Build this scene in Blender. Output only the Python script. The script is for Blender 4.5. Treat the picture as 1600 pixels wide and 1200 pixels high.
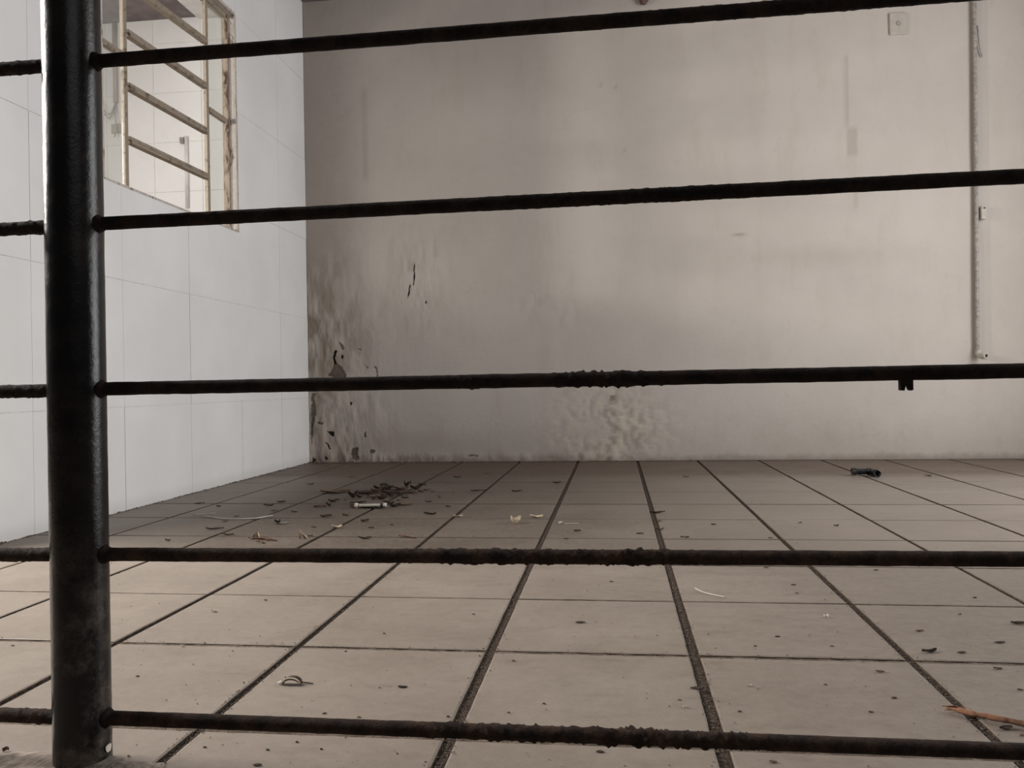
import bpy, bmesh, math, random
import numpy as np
from mathutils import Vector, Matrix, noise as mn

random.seed(7)
for o in list(bpy.data.objects): bpy.data.objects.remove(o)
scn = bpy.context.scene
COL = scn.collection

# ------------------------------------------------------------ camera
FPX, YAW, PIT, ROLL, H = 1289.4, .1234, .0006, .0166, .44
def ray(x, y):
    u = (x-800)/FPX; v = (y-600)/FPX
    c, s = math.cos(ROLL), math.sin(ROLL); u, v = c*u-s*v, s*u+c*v
    X, Y, Z = u, 1., -v
    c, s = math.cos(PIT), math.sin(PIT); Y, Z = c*Y-s*Z, s*Y+c*Z
    c, s = math.cos(YAW), math.sin(YAW); X, Y = c*X-s*Y, s*X+c*Y
    return Vector((X, Y, Z))
EYE = Vector((0, 0, H))
def on_x(x, y, p): d = ray(x, y); return EYE + d*(p/d.x)
def on_y(x, y, p): d = ray(x, y); return EYE + d*(p/d.y)
def on_z(x, y, p=0.): d = ray(x, y); return EYE + d*((p-H)/d.z)
cam = bpy.data.cameras.new('camera'); co = bpy.data.objects.new('camera', cam); COL.objects.link(co)
fw = ray(800, 600).normalized()
rt = (ray(801, 600)-ray(799, 600)).normalized(); up = rt.cross(fw).normalized()
M = Matrix((rt, up, -fw)).transposed().to_4x4(); M.translation = EYE
co.matrix_world = M
cam.sensor_width = 36; cam.lens = FPX/1600*36; cam.clip_start = .02
scn.camera = co

# ------------------------------------------------------------ light and exposure
w = bpy.data.worlds.new('sky'); scn.world = w; w.use_nodes = True
w.node_tree.nodes['Background'].inputs[0].default_value = (.95, .96, 1.0, 1)
w.node_tree.nodes['Background'].inputs[1].default_value = .06
def area(name, loc, target, sx, sy, power, col):
    l = bpy.data.lights.new(name, 'AREA'); l.shape = 'RECTANGLE'; l.size = sx; l.size_y = sy
    l.energy = power; l.color = col
    o = bpy.data.objects.new(name, l); COL.objects.link(o); o.location = loc
    o.rotation_euler = (Vector(target)-Vector(loc)).to_track_quat('-Z', 'Y').to_euler()
    return o
# daylight through the opening in the left wall nearer than the picture's left edge
area('daylight_left_opening_far', (-3.7, 1.25, 2.2), (0.2, 1.25, 0.0), 1.1, .9, 40, (1, .95, .89))
area('daylight_left_opening_near', (-2.6, 1.35, 1.7), (-.6, 1.4, 0.0), 1.0, .8, 74, (1, .95, .89))
# daylight of the neighbouring room's window, falling through window_1 onto the back wall
area('daylight_neighbour_window', (-4.5, 2.15, 1.74), (.3, 4.7, 1.2), .25, .25, 116, (1, .96, .90))
area('neighbour_fill', (-3.6, 4.6, 3.4), (-3.4, 5.6, 0), 1.6, 1.6, 20, (1, .96, .94))  # unseen fill lamp added to brighten the neighbouring room
# daylight through the doorway of the right wall
area('daylight_right_doorway', (2.95, 2.6, 1.25), (-1.8, 2.4, 1.0), 1.9, 2.1, 104, (.97, .985, 1))
# open front, behind the camera
area('daylight_front_opening', (1.6, -1.6, 2.4), (-1.2, 3.6, .9), 2.4, 1.4, 12, (.92, .96, 1))
scn.view_settings.view_transform = 'Standard'; scn.view_settings.look = 'None'
scn.view_settings.gamma = 1; scn.view_settings.use_curve_mapping = False
scn.view_settings.exposure = 0.0

# ------------------------------------------------------------ materials
class NT:
    def __init__(s, name):
        s.m = bpy.data.materials.new(name); s.m.use_nodes = True
        s.t = s.m.node_tree; s.n = s.t.nodes; s.l = s.t.links
        s.b = s.n['Principled BSDF']; s.tc = s.n.new('ShaderNodeTexCoord')
    def setv(s, sock, v):
        if hasattr(v, 'is_linked') or isinstance(v, bpy.types.NodeSocket): s.l.new(v, sock)
        else: sock.default_value = v
    def mapped(s, scale=(1, 1, 1), loc=(0, 0, 0)):
        m = s.n.new('ShaderNodeMapping'); m.inputs['Scale'].default_value = scale; m.inputs['Location'].default_value = loc
        s.l.new(s.tc.outputs['Object'], m.inputs[0]); return m.outputs[0]
    def noise(s, scale, detail=5, rough=.6, vec=None, dist=0):
        n = s.n.new('ShaderNodeTexNoise'); n.inputs['Scale'].default_value = scale
        n.inputs['Detail'].default_value = detail; n.inputs['Roughness'].default_value = rough
        n.inputs['Distortion'].default_value = dist
        s.l.new(vec if vec is not None else s.tc.outputs['Object'], n.inputs['Vector']); return n.outputs['Fac']
    def ramp(s, v, a, b, c0=0., c1=1.):
        r = s.n.new('ShaderNodeMapRange'); r.interpolation_type = 'SMOOTHSTEP'
        r.inputs[1].default_value = a; r.inputs[2].default_value = b; r.inputs[3].default_value = c0; r.inputs[4].default_value = c1
        s.l.new(v, r.inputs[0]); return r.outputs[0]
    def math(s, op, a, b=0.):
        m = s.n.new('ShaderNodeMath'); m.operation = op; s.setv(m.inputs[0], a); s.setv(m.inputs[1], b); return m.outputs[0]
    def mix(s, f, a, b, mode='MIX'):
        m = s.n.new('ShaderNodeMix'); m.data_type = 'RGBA'; m.blend_type = mode
        s.setv(m.inputs[0], f)
        s.setv(m.inputs[6], (*a, 1) if isinstance(a, tuple) else a)
        s.setv(m.inputs[7], (*b, 1) if isinstance(b, tuple) else b); return m.outputs[2]
    def xyz(s):
        x = s.n.new('ShaderNodeSeparateXYZ'); s.l.new(s.tc.outputs['Object'], x.inputs[0]); return x.outputs
    def attr(s, name):
        a = s.n.new('ShaderNodeAttribute'); a.attribute_name = name; return a.outputs['Fac']
    def bump(s, h, strength=.3, dist=.01):
        b = s.n.new('ShaderNodeBump'); b.inputs['Strength'].default_value = strength; b.inputs['Distance'].default_value = dist
        s.l.new(h, b.inputs['Height']); s.l.new(b.outputs[0], s.b.inputs['Normal'])
    def out(s, col, rough=.6, spec=.5, metal=0.):
        s.setv(s.b.inputs['Base Color'], (*col, 1) if isinstance(col, tuple) else col)
        s.setv(s.b.inputs['Roughness'], rough); s.b.inputs['Specular IOR Level'].default_value = spec
        s.b.inputs['Metallic'].default_value = metal
        return s.m

def simple(name, col, var=.25, rough=.7, scale=40, bump=.2, spec=.4, metal=0.):
    t = NT(name); n = t.noise(scale)
    c = t.mix(t.ramp(n, .35, .65), tuple(x*(1-var) for x in col), tuple(min(1, x*(1+var)) for x in col))
    if bump: t.bump(n, bump, .002)
    return t.out(c, rough, spec, metal)

def mat_floor():
    t = NT('floor_tile_glazed_beige')
    X, Y, Z = t.xyz()
    n1 = t.noise(3.2, 6, .65); n2 = t.noise(55, 4, .7); n3 = t.noise(9, 6, .7, t.mapped((1, 2.5, 1), (3, 1, 0)))
    base = t.mix(t.ramp(n1, .3, .7), (0.208, 0.171, 0.14), (0.26, 0.218, 0.182))
    base = t.mix(t.ramp(n3, .5, .72, 0, .35), base, (0.143, 0.108, 0.084))
    # browner, darker tone over the far left of the room, ending along a tile joint
    wob = t.math('MULTIPLY', t.math('SUBTRACT', n3, .5), .25)
    far = t.ramp(Y, 2.018, 2.03)
    side = t.ramp(t.math('ADD', X, wob), -.7, .85, 1, 0)
    far_brown = t.math('MULTIPLY', t.math('MULTIPLY', far, side), t.ramp(n1, .2, .75, 1, .72))
    far_brown = t.math('MULTIPLY', far_brown, t.ramp(X, -1.65, -1.0, .12, 1))
    base = t.mix(t.math('MULTIPLY', far_brown, .93), base, (0.062, 0.044, 0.03))
    right_falloff = t.math('MULTIPLY', t.ramp(t.math('ADD', X, t.math('MULTIPLY', wob, 4)), -.05, .75), t.ramp(Y, 1.7, 2.5, .55, 0))  # light falloff put into the colour: near tiles darken towards the right
    base = t.mix(right_falloff, base, (.12, .095, .075))
    # brown strip of dirt along the foot of the back wall
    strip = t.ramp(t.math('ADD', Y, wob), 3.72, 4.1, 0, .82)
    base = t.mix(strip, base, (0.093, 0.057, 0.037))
    # specks
    n4 = t.noise(130, 3, .8); base = t.mix(t.ramp(n4, .66, .74, 0, .35), base, (0.099, 0.074, 0.062))
    base = t.mix(t.ramp(n2, .3, .7, 0, .16), base, (0.384, 0.335, 0.285))
    n5 = t.noise(420, 2, .8); base = t.mix(t.ramp(n5, .5, .75, 0, .30), base, (0.087, 0.068, 0.053))
    t.bump(t.math('ADD', n2, t.math('MULTIPLY', n3, .7)), .16, .002)
    r = t.math('ADD', t.ramp(n1, .3, .7, .40, .58), t.math('MULTIPLY', far_brown, .2))
    return t.out(base, r, .35)
def mat_joint():
    t = NT('dirty_joint'); n = t.noise(160, 4, .8); n2 = t.noise(420, 3, .8)
    c = t.mix(t.ramp(n, .42, .6), (.055, .038, .028), (.12, .092, .072))
    c = t.mix(t.ramp(n2, .60, .68, 0, .75), c, (.38, .34, .29))
    t.bump(n2, .9, .004); return t.out(c, .95, .2)
def mat_walltile():
    t = NT('white_glazed_wall_tile'); n = t.noise(1.7, 4, .6); n2 = t.noise(90, 3, .7); n3 = t.noise(7, 5, .7)
    c = t.mix(t.ramp(n, .35, .65), (.81, .80, .785), (.87, .86, .845))
    c = t.mix(t.ramp(n3, .66, .85, 0, .08), c, (.50, .47, .42))
    X, Y, Z = t.xyz()
    c = t.mix(t.ramp(Z, .0, .06, .25, 0), c, (.42, .37, .31))
    c = t.mix(t.ramp(t.noise(60, 2, .5), .80, .84, 0, .6), c, (.2, .17, .15))
    return t.out(c, t.ramp(n, .3, .7, .30, .40), .4)
def mat_plaster():
    t = NT('stained_plaster'); X, Y, Z = t.xyz()
    n1 = t.noise(1.6, 6, .62); n2 = t.noise(14, 6, .7); n3 = t.noise(3, 6, .65, t.mapped((3.2, 1, .7)))
    c = t.mix(t.ramp(n1, .3, .7), (0.452, 0.404, 0.362), (0.497, 0.448, 0.404))
    c = t.mix(t.ramp(n3, .50, .75, 0, .32), c, (0.4, 0.338, 0.276))
    c = t.mix(t.ramp(n2, .55, .8, 0, .2), c, (0.276, 0.241, 0.207))
    # damp rising from the floor and a browner tone towards the left corner
    wob = t.math('MULTIPLY', t.math('SUBTRACT', n2, .5), .30)
    low = t.ramp(t.math('ADD', Z, wob), .0, .32, .40, 0)
    c = t.mix(low, c, (0.276, 0.231, 0.19))
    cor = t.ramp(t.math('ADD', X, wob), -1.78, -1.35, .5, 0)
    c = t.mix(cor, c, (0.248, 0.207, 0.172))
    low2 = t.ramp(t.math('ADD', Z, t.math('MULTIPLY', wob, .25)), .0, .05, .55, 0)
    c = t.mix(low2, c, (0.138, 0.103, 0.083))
    c = t.mix(t.attr('pale'), c, (0.511, 0.448, 0.359))
    c = t.mix(t.attr('stain'), c, (0.24, 0.19, 0.14))
    c = t.mix(t.attr('peel'), c, t.mix(t.ramp(n2, .4, .6), (0.103, 0.079, 0.062), (0.138, 0.11, 0.086)))
    c = t.mix(t.attr('hole'), c, (0.024, 0.017, 0.014))
    t.bump(t.math('ADD', n2, t.math('MULTIPLY', t.noise(60, 4, .7), .4)), .25, .006)
    return t.out(c, .82, .25)
def mat_bar(name='rusty_bar', k=1.):
    t = NT(name); n = t.noise(35, 6, .75); n2 = t.noise(170, 4, .8)
    c = t.mix(t.ramp(n, .4, .65), (.009*k, .006*k, .005*k), (.030*k, .017*k, .011*k))
    c = t.mix(t.ramp(n2, .62, .74, 0, .4), c, (.085, .055, .038))
    t.bump(n2, .9, .003); return t.out(c, .85, .2)
def mat_post():
    t = NT('black_paint_post'); n = t.noise(14, 6, .75); n2 = t.noise(120, 4, .8)
    X, Y, Z = t.xyz()
    c = t.mix(t.ramp(n, .4, .7), (.006, .0055, .0055), (.016, .012, .010))
    dust = t.math('MULTIPLY', t.ramp(Z, .0, .35, 1, 0), t.ramp(n, .45, .7))
    c = t.mix(dust, c, (.11, .088, .07))
    c = t.mix(t.ramp(n2, .68, .76, 0, .5), c, (.11, .07, .05))
    t.bump(n2, .5, .001); return t.out(c, t.ramp(n, .3, .7, .16, .30), .25)
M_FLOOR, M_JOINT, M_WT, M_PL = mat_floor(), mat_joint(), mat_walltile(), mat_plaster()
def mat_rowj():
    t = NT('dusty_filled_joint'); n = t.noise(30, 5, .8); n2 = t.noise(300, 4, .8)
    c = t.mix(t.ramp(n, .4, .6), (.09, .065, .048), (.20, .155, .12))
    c = t.mix(t.ramp(n2, .52, .62, 0, .7), c, (.06, .043, .032))
    t.bump(n2, .8, .003); return t.out(c, .95, .2)
M_ROWJ = mat_rowj()
M_BAR, M_POST = mat_bar(), mat_post()
M_BARLOW = mat_bar('dusty_rusty_bar', 2.0)
M_WJ = simple('grey_wall_joint', (.68, .67, .655), .15, .9, 60, .1)
M_CEIL = simple('dark_painted_slab', (.20, .165, .165), .2, .9, 6, .2)
M_WHITE = simple('white_paint', (.70, .68, .65), .08, .8, 8, .15)
M_REVEAL = None
def mat_reveal():
    t = NT('cracked_reveal_paint'); n = t.noise(9, 6, .7, t.mapped((2.5, 2.5, .55)), 1.2); n2 = t.noise(60, 5, .8)
    c = t.mix(t.ramp(n2, .3, .7), (.50, .44, .40), (.62, .56, .52))
    c = t.mix(t.ramp(n, .54, .64, 0, .9), c, (.17, .12, .09)); t.bump(n, .6, .01); return t.out(c, .85, .2)
M_REVEAL = mat_reveal()
def mat_seam():
    t = NT('rusted_seam'); n = t.noise(16, 6, .75, t.mapped((1.5, 1.5, .5)), 1.0)
    c = t.mix(t.ramp(n, .42, .56), (.07, .042, .028), (.34, .27, .21)); t.bump(n, .6, .01); return t.out(c, .85, .2)
M_SEAM = mat_seam()
def mat_frame():
    t = NT('worn_beige_frame_paint'); n = t.noise(26, 6, .75, None, .6); n2 = t.noise(110, 4, .8)
    c = t.mix(t.ramp(n2, .3, .7), (.27, .22, .165), (.37, .31, .24))
    c = t.mix(t.ramp(n, .52, .66, 0, .85), c, (.075, .05, .035)); t.bump(n2, .4, .002); return t.out(c, .6, .4)
M_FRAME = mat_frame()
M_FRAMED = simple('rusty_frame_edge', (.10, .072, .052), .4, .8, 60, .4)
def mat_glass():
    m = bpy.data.materials.new('dusty_window_glass'); m.use_nodes = True; t = m.node_tree; t.nodes.clear()
    o = t.nodes.new('ShaderNodeOutputMaterial'); tr = t.nodes.new('ShaderNodeBsdfTransparent'); gl = t.nodes.new('ShaderNodeBsdfGlossy')
    df = t.nodes.new('ShaderNodeBsdfDiffuse'); df.inputs[0].default_value = (.75, .73, .70, 1)
    tr.inputs[0].default_value = (.93, .94, .93, 1); gl.inputs['Roughness'].default_value = .08
    m1 = t.nodes.new('ShaderNodeMixShader'); m1.inputs[0].default_value = .07
    m2 = t.nodes.new('ShaderNodeMixShader'); m2.inputs[0].default_value = .10
    t.links.new(tr.outputs[0], m1.inputs[1]); t.links.new(gl.outputs[0], m1.inputs[2])
    t.links.new(m1.outputs[0], m2.inputs[1]); t.links.new(df.outputs[0], m2.inputs[2]); t.links.new(m2.outputs[0], o.inputs[0])
    return m
M_GLASS = mat_glass()
M_CONC = simple('rough_mortar', (.26, .215, .18), .35, .95, 70, .9)
M_PIPE = simple('grey_galvanised_conduit', (.30, .27, .245), .25, .55, 60, .15)
M_PLAST = simple('offwhite_plastic', (.43, .385, .335), .06, .55, 30, .05)
M_DARKIN = simple('dark_bore', (.02, .018, .016), .1, .9, 30, 0)
M_BROWN = simple('dark_brown_clay', (.11, .07, .055), .35, .9, 80, .6)
M_LEAFD = simple('dark_dry_leaf', (.045, .030, .022), .5, .85, 90, .5)
M_LEAFB = simple('brown_dry_leaf', (.12, .065, .042), .4, .85, 90, .5)
M_LEAFP = simple('pale_dry_leaf', (.50, .40, .29), .25, .8, 70, .4)
M_CHIP = simple('pale_chip', (.60, .54, .46), .2, .8, 60, .3)
M_STRAW = simple('white_straw', (.50, .465, .41), .08, .5, 40, .05)
M_BLACK = simple('black_plastic', (.012, .011, .011), .2, .35, 50, .1)
M_BARK = simple('reddish_wood_splinter', (.19, .092, .052), .45, .85, 60, .8)
M_PLSC = simple('dull_grey_plastic_film', (.22, .19, .17), .2, .35, 30, .1)

# ------------------------------------------------------------ object helpers
def mk(name, verts, faces, mat, parent=None, smooth=False, loc=None):
    me = bpy.data.meshes.new(name)
    if loc is not None: verts = [tuple(Vector(v)-Vector(loc)) for v in verts]
    me.from_pydata([tuple(v) for v in verts], [], faces)
    mats = mat if isinstance(mat, list) else [mat]
    for m in mats: me.materials.append(m)
    me.update()
    if smooth: me.polygons.foreach_set('use_smooth', [True]*len(me.polygons))
    o = bpy.data.objects.new(name, me); COL.objects.link(o)
    if loc is not None: o.location = loc
    if parent: o.parent = parent
    return o
def empty(name, loc=(0, 0, 0)):
    o = bpy.data.objects.new(name, None); COL.objects.link(o); o.location = loc; o.empty_display_size = .05; return o
def tag(o, label, cat, group=None, kind=None):
    o['label'] = label; o['category'] = cat
    if group: o['group'] = group
    if kind: o['kind'] = kind
    return o
def struct(o, label, cat):
    o['kind'] = 'structure'; o['label'] = label; o['category'] = cat; return o
def box(x0, x1, y0, y1, z0, z1, V, F):
    b = len(V)
    V += [(x, y, z) for z in (z0, z1) for y in (y0, y1) for x in (x0, x1)]
    F += [tuple(b+i for i in f) for f in ((0, 2, 3, 1), (4, 5, 7, 6), (0, 1, 5, 4), (2, 6, 7, 3), (0, 4, 6, 2), (1, 3, 7, 5))]
def boxes(name, L, mat, parent=None, bev=0, loc=None):
    V, F = [], []
    for b in L: box(*b, V, F)
    o = mk(name, V, F, mat, parent, loc=loc)
    if bev:
        m = o.modifiers.new('bevel', 'BEVEL'); m.width = bev; m.segments = 2
    return o
LX = -.629
def tube(name, pts, r, mat, parent=None, seg=16, amp=0, freq=60, lumps=(), step=None, caps=True, loc=None, seed=0., wall=0):
    pts = [Vector(p) for p in pts]
    if step:
        q = []
        for a, b in zip(pts, pts[1:]):
            n = max(1, int((b-a).length/step)); q += [a.lerp(b, i/n) for i in range(n)]
        pts = q+[pts[-1]]
    V, F = [], []
    ref = None
    for i, p in enumerate(pts):
        d = (pts[min(i+1, len(pts)-1)]-pts[max(i-1, 0)]).normalized()
        if ref is None: ref = Vector((0, 0, 1)) if abs(d.z) < .9 else Vector((0, 1, 0))
        a = (ref-d*ref.dot(d)).normalized(); b = d.cross(a); ref = a
        rr = r[i] if isinstance(r, (list, tuple)) else r
        for k in range(seg):
            t = 2*math.pi*k/seg; dirv = a*math.cos(t)+b*math.sin(t)
            q = rr
            if amp:
                P = (p+dirv*rr)*freq+Vector((seed, seed*2, 0))
                q += amp*(mn.noise(P)+.6*mn.noise(P*2.3))
                for lx, lw, la in lumps:
                    g = math.exp(-((p.x+LX-lx)/lw)**2)
                    q += la*g*max(0, mn.noise(Vector((p.x*150+seed*7, dirv.y*2.6, dirv.z*2.6+3)))+.4*mn.noise((p+dirv*rr)*420)-.12)*1.3
            V.append(p+dirv*q)
    n = len(pts)
    for i in range(n-1):
        for k in range(seg):
            F.append((i*seg+k, i*seg+(k+1) % seg, (i+1)*seg+(k+1) % seg, (i+1)*seg+k))
    if wall:
        for e, i in ((0, 0), (1, n-1)):
            b = len(V); c = pts[i]
            V += [c+(V[i*seg+k]-c)*(1-wall) for k in range(seg)]
            inn = pts[1] if e == 0 else pts[n-2]
            V += [c.lerp(inn, .6)+(V[i*seg+k]-c)*(1-wall) for k in range(seg)]
            for k in range(seg):
                k2 = (k+1) % seg
                F.append((i*seg+k, i*seg+k2, b+k2, b+k)); F.append((b+k, b+k2, b+seg+k2, b+seg+k))
            F.append(tuple(b+seg+k for k in range(seg)))
    elif caps:
        F.append(tuple(range(seg))[::-1]); F.append(tuple((n-1)*seg+k for k in range(seg)))
    o = mk(name, V, F, mat, parent, smooth=True, loc=loc)
    return o

# ------------------------------------------------------------ room constants
XL, YB, ZC, XR = -1.7884, 4.6778, 2.715, 2.75
YF = .903                       # plane of the railing
TX, TY, FX0, FY0 = .3311, .3342, .1205, 1.3495
WTY, WTZ, WY0, WZ1 = .4817, .4668, 2.3542, .3806
WY_A, WY_B, WZ_A, WZ_B = 2.735, 3.785, 1.200, 2.245     # window opening
YE = 2.06                       # near end of the left wall (out of the picture)

# ------------------------------------------------------------ floor
V, F, MI = [], [], []
x_lo, x_hi, y_lo, y_hi = -8, 9, -6, 10
def jw(j): return {-1: .0145, 0: .0115, 1: .0065, 2: .008, 3: .009, 4: .008, 5: .014, 6: .007, 7: .010}.get(j, .009)
def iw(i): return {-3: .012, -2: .012, -1: .0155, 0: .0165, 1: .0125}.get(i, .009)
bm = bmesh.new()
rs = random.Random(3)
for i in range(-13, 10):
    for j in range(-9, 10):
        x0, x1 = FX0+i*TX+iw(i)/2, FX0+(i+1)*TX-iw(i+1)/2
        y0, y1 = FY0+j*TY+jw(j)/2, FY0+(j+1)*TY-jw(j+1)/2
        x0 = max(x0, XL-2.9); x1 = min(x1, XR+.6); y1 = min(y1, YB-.001) if True else y1
        if x1 <= x0 or y1 <= y0: continue
        dz = [rs.uniform(-.0008, 0) for _ in range(4)]
        nx, ny = 14, 14
        ch = .0022
        grid = []
        for a in range(nx+1):
            row = []
            for b in range(ny+1):
                u, v = a/nx, b/ny
                x = x0+(x1-x0)*u; y = y0+(y1-y0)*v
                z = dz[0]*(1-u)*(1-v)+dz[1]*u*(1-v)+dz[2]*(1-u)*v+dz[3]*u*v
                if a in (0, nx) or b in (0, ny):
                    wv = .0016*mn.noise(Vector((x*38, y*38, 2.)))
                    if a == 0: x += abs(wv)
                    if a == nx: x -= abs(wv)
                    if b == 0: y += abs(wv)
                    if b == ny: y -= abs(wv)
                    z -= .0012
                elif a in (1, nx-1) or b in (1, ny-1):
                    pass
                if a == 1: x = x0+ch+.001
                if a == nx-1: x = x1-ch-.001
                if b == 1: y = y0+ch+.001
                if b == ny-1: y = y1-ch-.001
                row.append(bm.verts.new((x, y, z)))
            grid.append(row)
        for a in range(nx):
            for b in range(ny):
                f = bm.faces.new((grid[a][b], grid[a+1][b], grid[a+1][b+1], grid[a][b+1])); f.material_index = 0
        ring = [grid[a][0] for a in range(nx+1)]+[grid[nx][b] for b in range(1, ny+1)]+[grid[a][ny] for a in range(nx-1, -1, -1)]+[grid[0][b] for b in range(ny-1, 0, -1)]
        low = [bm.verts.new((v.co.x, v.co.y, -.012)) for v in ring]
        for k in range(len(ring)):
            k2 = (k+1) % len(ring)
            f = bm.faces.new((ring[k], low[k], low[k2], ring[k2])); f.material_index = 1
for j in range(-2, 10):
    for i in range(-6, 9):
        yy = FY0+j*TY; h_ = jw(j)/2; mi_ = 1 if j > 2 else 2; xa, xb = max(XL, FX0+i*TX+iw(i)/2), min(XR, FX0+(i+1)*TX-iw(i+1)/2)
        if xb <= xa or yy > YB: continue
        P = []
        for q in range(41):
            x = xa+(xb-xa)*q/40; z = -.0022+.0012*mn.noise(Vector((x*45, j*3., 0)))
            P.append((bm.verts.new((x, yy-h_, z-.0006)), bm.verts.new((x, yy, z)), bm.verts.new((x, yy+h_, z-.0006))))
        for A, B in zip(P, P[1:]):
            bm.faces.new((A[0], B[0], B[1], A[1])).material_index = mi_; bm.faces.new((A[1], B[1], B[2], A[2])).material_index = mi_
x0, x1, y0, y1 = XL-3.2, XR+1, -3, 7.2
g = [bm.verts.new(p) for p in ((x0, y0, -.0052), (x1, y0, -.0052), (x1, y1, -.0052), (x0, y1, -.0052))]
f = bm.faces.new(g); f.material_index = 1
g = [bm.verts.new(p) for p in ((x0, y0, -.1), (x0, y1, -.1), (x1, y1, -.1), (x1, y0, -.1))]
bm.faces.new(g).material_index = 1
me = bpy.data.meshes.new('floor'); bm.to_mesh(me); bm.free()
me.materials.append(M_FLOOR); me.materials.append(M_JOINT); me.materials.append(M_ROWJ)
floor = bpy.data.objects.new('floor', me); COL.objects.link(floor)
struct(floor, 'dusty beige square floor tiles with dark open joints', 'floor')

# ------------------------------------------------------------ left wall with its window opening
def sub_rect(r, h):
    y0, y1, z0, z1 = r; a, b, c, d = h
    if y1 <= a or y0 >= b or z1 <= c or z0 >= d: return [r]
    out = []
    if y0 < a: out.append((y0, a, z0, z1))
    if y1 > b: out.append((b, y1, z0, z1))
    m0, m1 = max(y0, a), min(y1, b)
    if z0 < c: out.append((m0, m1, z0, c))
    if z1 > d: out.append((m0, m1, d, z1))
    return out
hole = (WY_A, WY_B, WZ_A, WZ_B)
rs = random.Random(5)
V, F, MI = [], [], []
zs = [0, WZ1]+[WZ1+WTZ*k for k in range(1, 5)]+[ZC]
ys = [YE]+[WY0+WTY*k for k in range(0, 5)]+[YB]
for a in range(len(ys)-1):
    for b in range(len(zs)-1):
        gap = .0009 if b else .0013
        gz = .0013
        y0 = ys[a]+(gap if a else 0); y1 = ys[a+1]-(gap if a < len(ys)-2 else 0)
        z0 = zs[b]+(gz if b else .0); z1 = zs[b+1]-gz
        t = XL+rs.uniform(-.0008, .0008)
        for r in sub_rect((y0, y1, z0, z1), hole):
            n0 = len(F); box(XL-.008, t, r[0], r[1], r[2], r[3], V, F); MI += [0]*6
for r in [(YE, WY_A, 0, ZC), (WY_B, YB+.15, 0, ZC), (WY_A, WY_B, 0, WZ_A), (WY_A, WY_B, WZ_B, ZC)]:
    box(XL-.066, XL-.0022, r[0], r[1], r[2], r[3]+.0, V, F); MI += [1]*6
wl = mk('wall_left', V, F, [M_WT, M_WJ]); wl.data.polygons.foreach_set('material_index', MI)
struct(wl, 'white glazed tile wall with faint grey joints and a window opening', 'wall')
# painted reveal lining of the opening (its own cracked paint)
rev = boxes('trim_1', [
    (XL-.066, XL+.001, WY_B-.004, WY_B+.012, WZ_A-.004, WZ_B),
    (XL-.066, XL+.001, WY_A-.012, WY_A+.004, WZ_A-.004, WZ_B),
    (XL-.066, XL+.001, WY_A, WY_B, WZ_B-.004, WZ_B+.010),
    (XL-.066, XL+.001, WY_A, WY_B, WZ_A-.006, WZ_A+.003)], M_REVEAL)
struct(rev, 'cracked off-white painted reveal lining the window opening', 'window reveal')

# ------------------------------------------------------------ window_1: metal frame, two posts, pivoting panes
wx = XL-.047
win = empty('window_1', (wx, (WY_A+WY_B)/2, WZ_A)); struct(win, 'beige worn metal window with four slanted middle bars, in the white tile wall', 'window')
def wbox(name, L, mat, parent=win, bev=.0015):
    L2 = [(a-wx, b-wx, c-win.location.y, d-win.location.y, e-WZ_A, f-WZ_A) for a, b, c, d, e, f in L]
    return boxes(name, L2, mat, parent, bev)
ya, yb, za, zb = WY_A+.004, WY_B-.004, WZ_A+.003, WZ_B-.004
wbox('rust_seam', [(wx-.012, wx+.015, yb-.0085, yb-.0068, za+.02, zb-.02)], M_SEAM, bev=0)
fr = wbox('window_frame', [(wx-.016, wx+.016, ya, ya+.014, za, zb), (wx-.016, wx+.016, yb-.007, yb, za, zb),
                      (wx-.016, wx+.016, ya+.018, yb-.020, zb-.02, zb), (wx-.016, wx+.016, ya+.018, yb-.020, za, za+.014)], M_FRAME)
def ypx(x, xx=None): d = ray(x, 200); return (xx or wx)*d.y/d.x
m1, m2 = ypx(195), ypx(323)
for m in (m1, m2):
    wbox('mullion', [(wx-.008, wx+.008, m-.011, m+.011, za, zb)], M_FRAME)
# side lights: one transom each
def zpx(x, y): return on_x(x, y, wx).z
zt = zpx(340, 181)
wbox('transom', [(wx-.010, wx+.010, m2+.016, yb-.020, zt-.012, zt+.012)], M_FRAME)
zt1 = zpx(172, 74)
wbox('transom', [(wx-.010, wx+.010, ya+.018, m1-.016, zt1-.012, zt1+.012)], M_FRAME)
# middle: horizontal bars as measured (the old sash sags toward the near side)
def sag_bar(pa, pb, th):
    a = on_x(*pa, wx+.004); b = on_x(*pb, wx+.004)
    a = Vector((wx, m1+.016, a.z)); b = Vector((wx, m2-.016, b.z))
    def prof(dx0, dx1, dz0, dz1):
        V = []; F = []
        for p in (a, b):
            V += [(p.x+dx0-wx, p.y-win.location.y, p.z+dz0-WZ_A), (p.x+dx1-wx, p.y-win.location.y, p.z+dz0-WZ_A),
                  (p.x+dx1-wx, p.y-win.location.y, p.z+dz1-WZ_A), (p.x+dx0-wx, p.y-win.location.y, p.z+dz1-WZ_A)]
        F = [(0, 1, 2, 3), (7, 6, 5, 4), (0, 4, 5, 1), (1, 5, 6, 2), (2, 6, 7, 3), (3, 7, 4, 0)]
        return V, F
    V, F = prof(-.012, .012, .002, th)
    o = mk('glazing_bar', V, F, M_FRAME, win)
    V2, F2 = prof(-.008, .019, -th*.75, -.001)
    e = mk('bar_edge', V2, F2, M_FRAME, o)
    V3, F3 = prof(-.006, .013, -.002, .003)
    mk('bar_groove', V3, F3, M_FRAMED, o)
    return a.z, b.z
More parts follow.
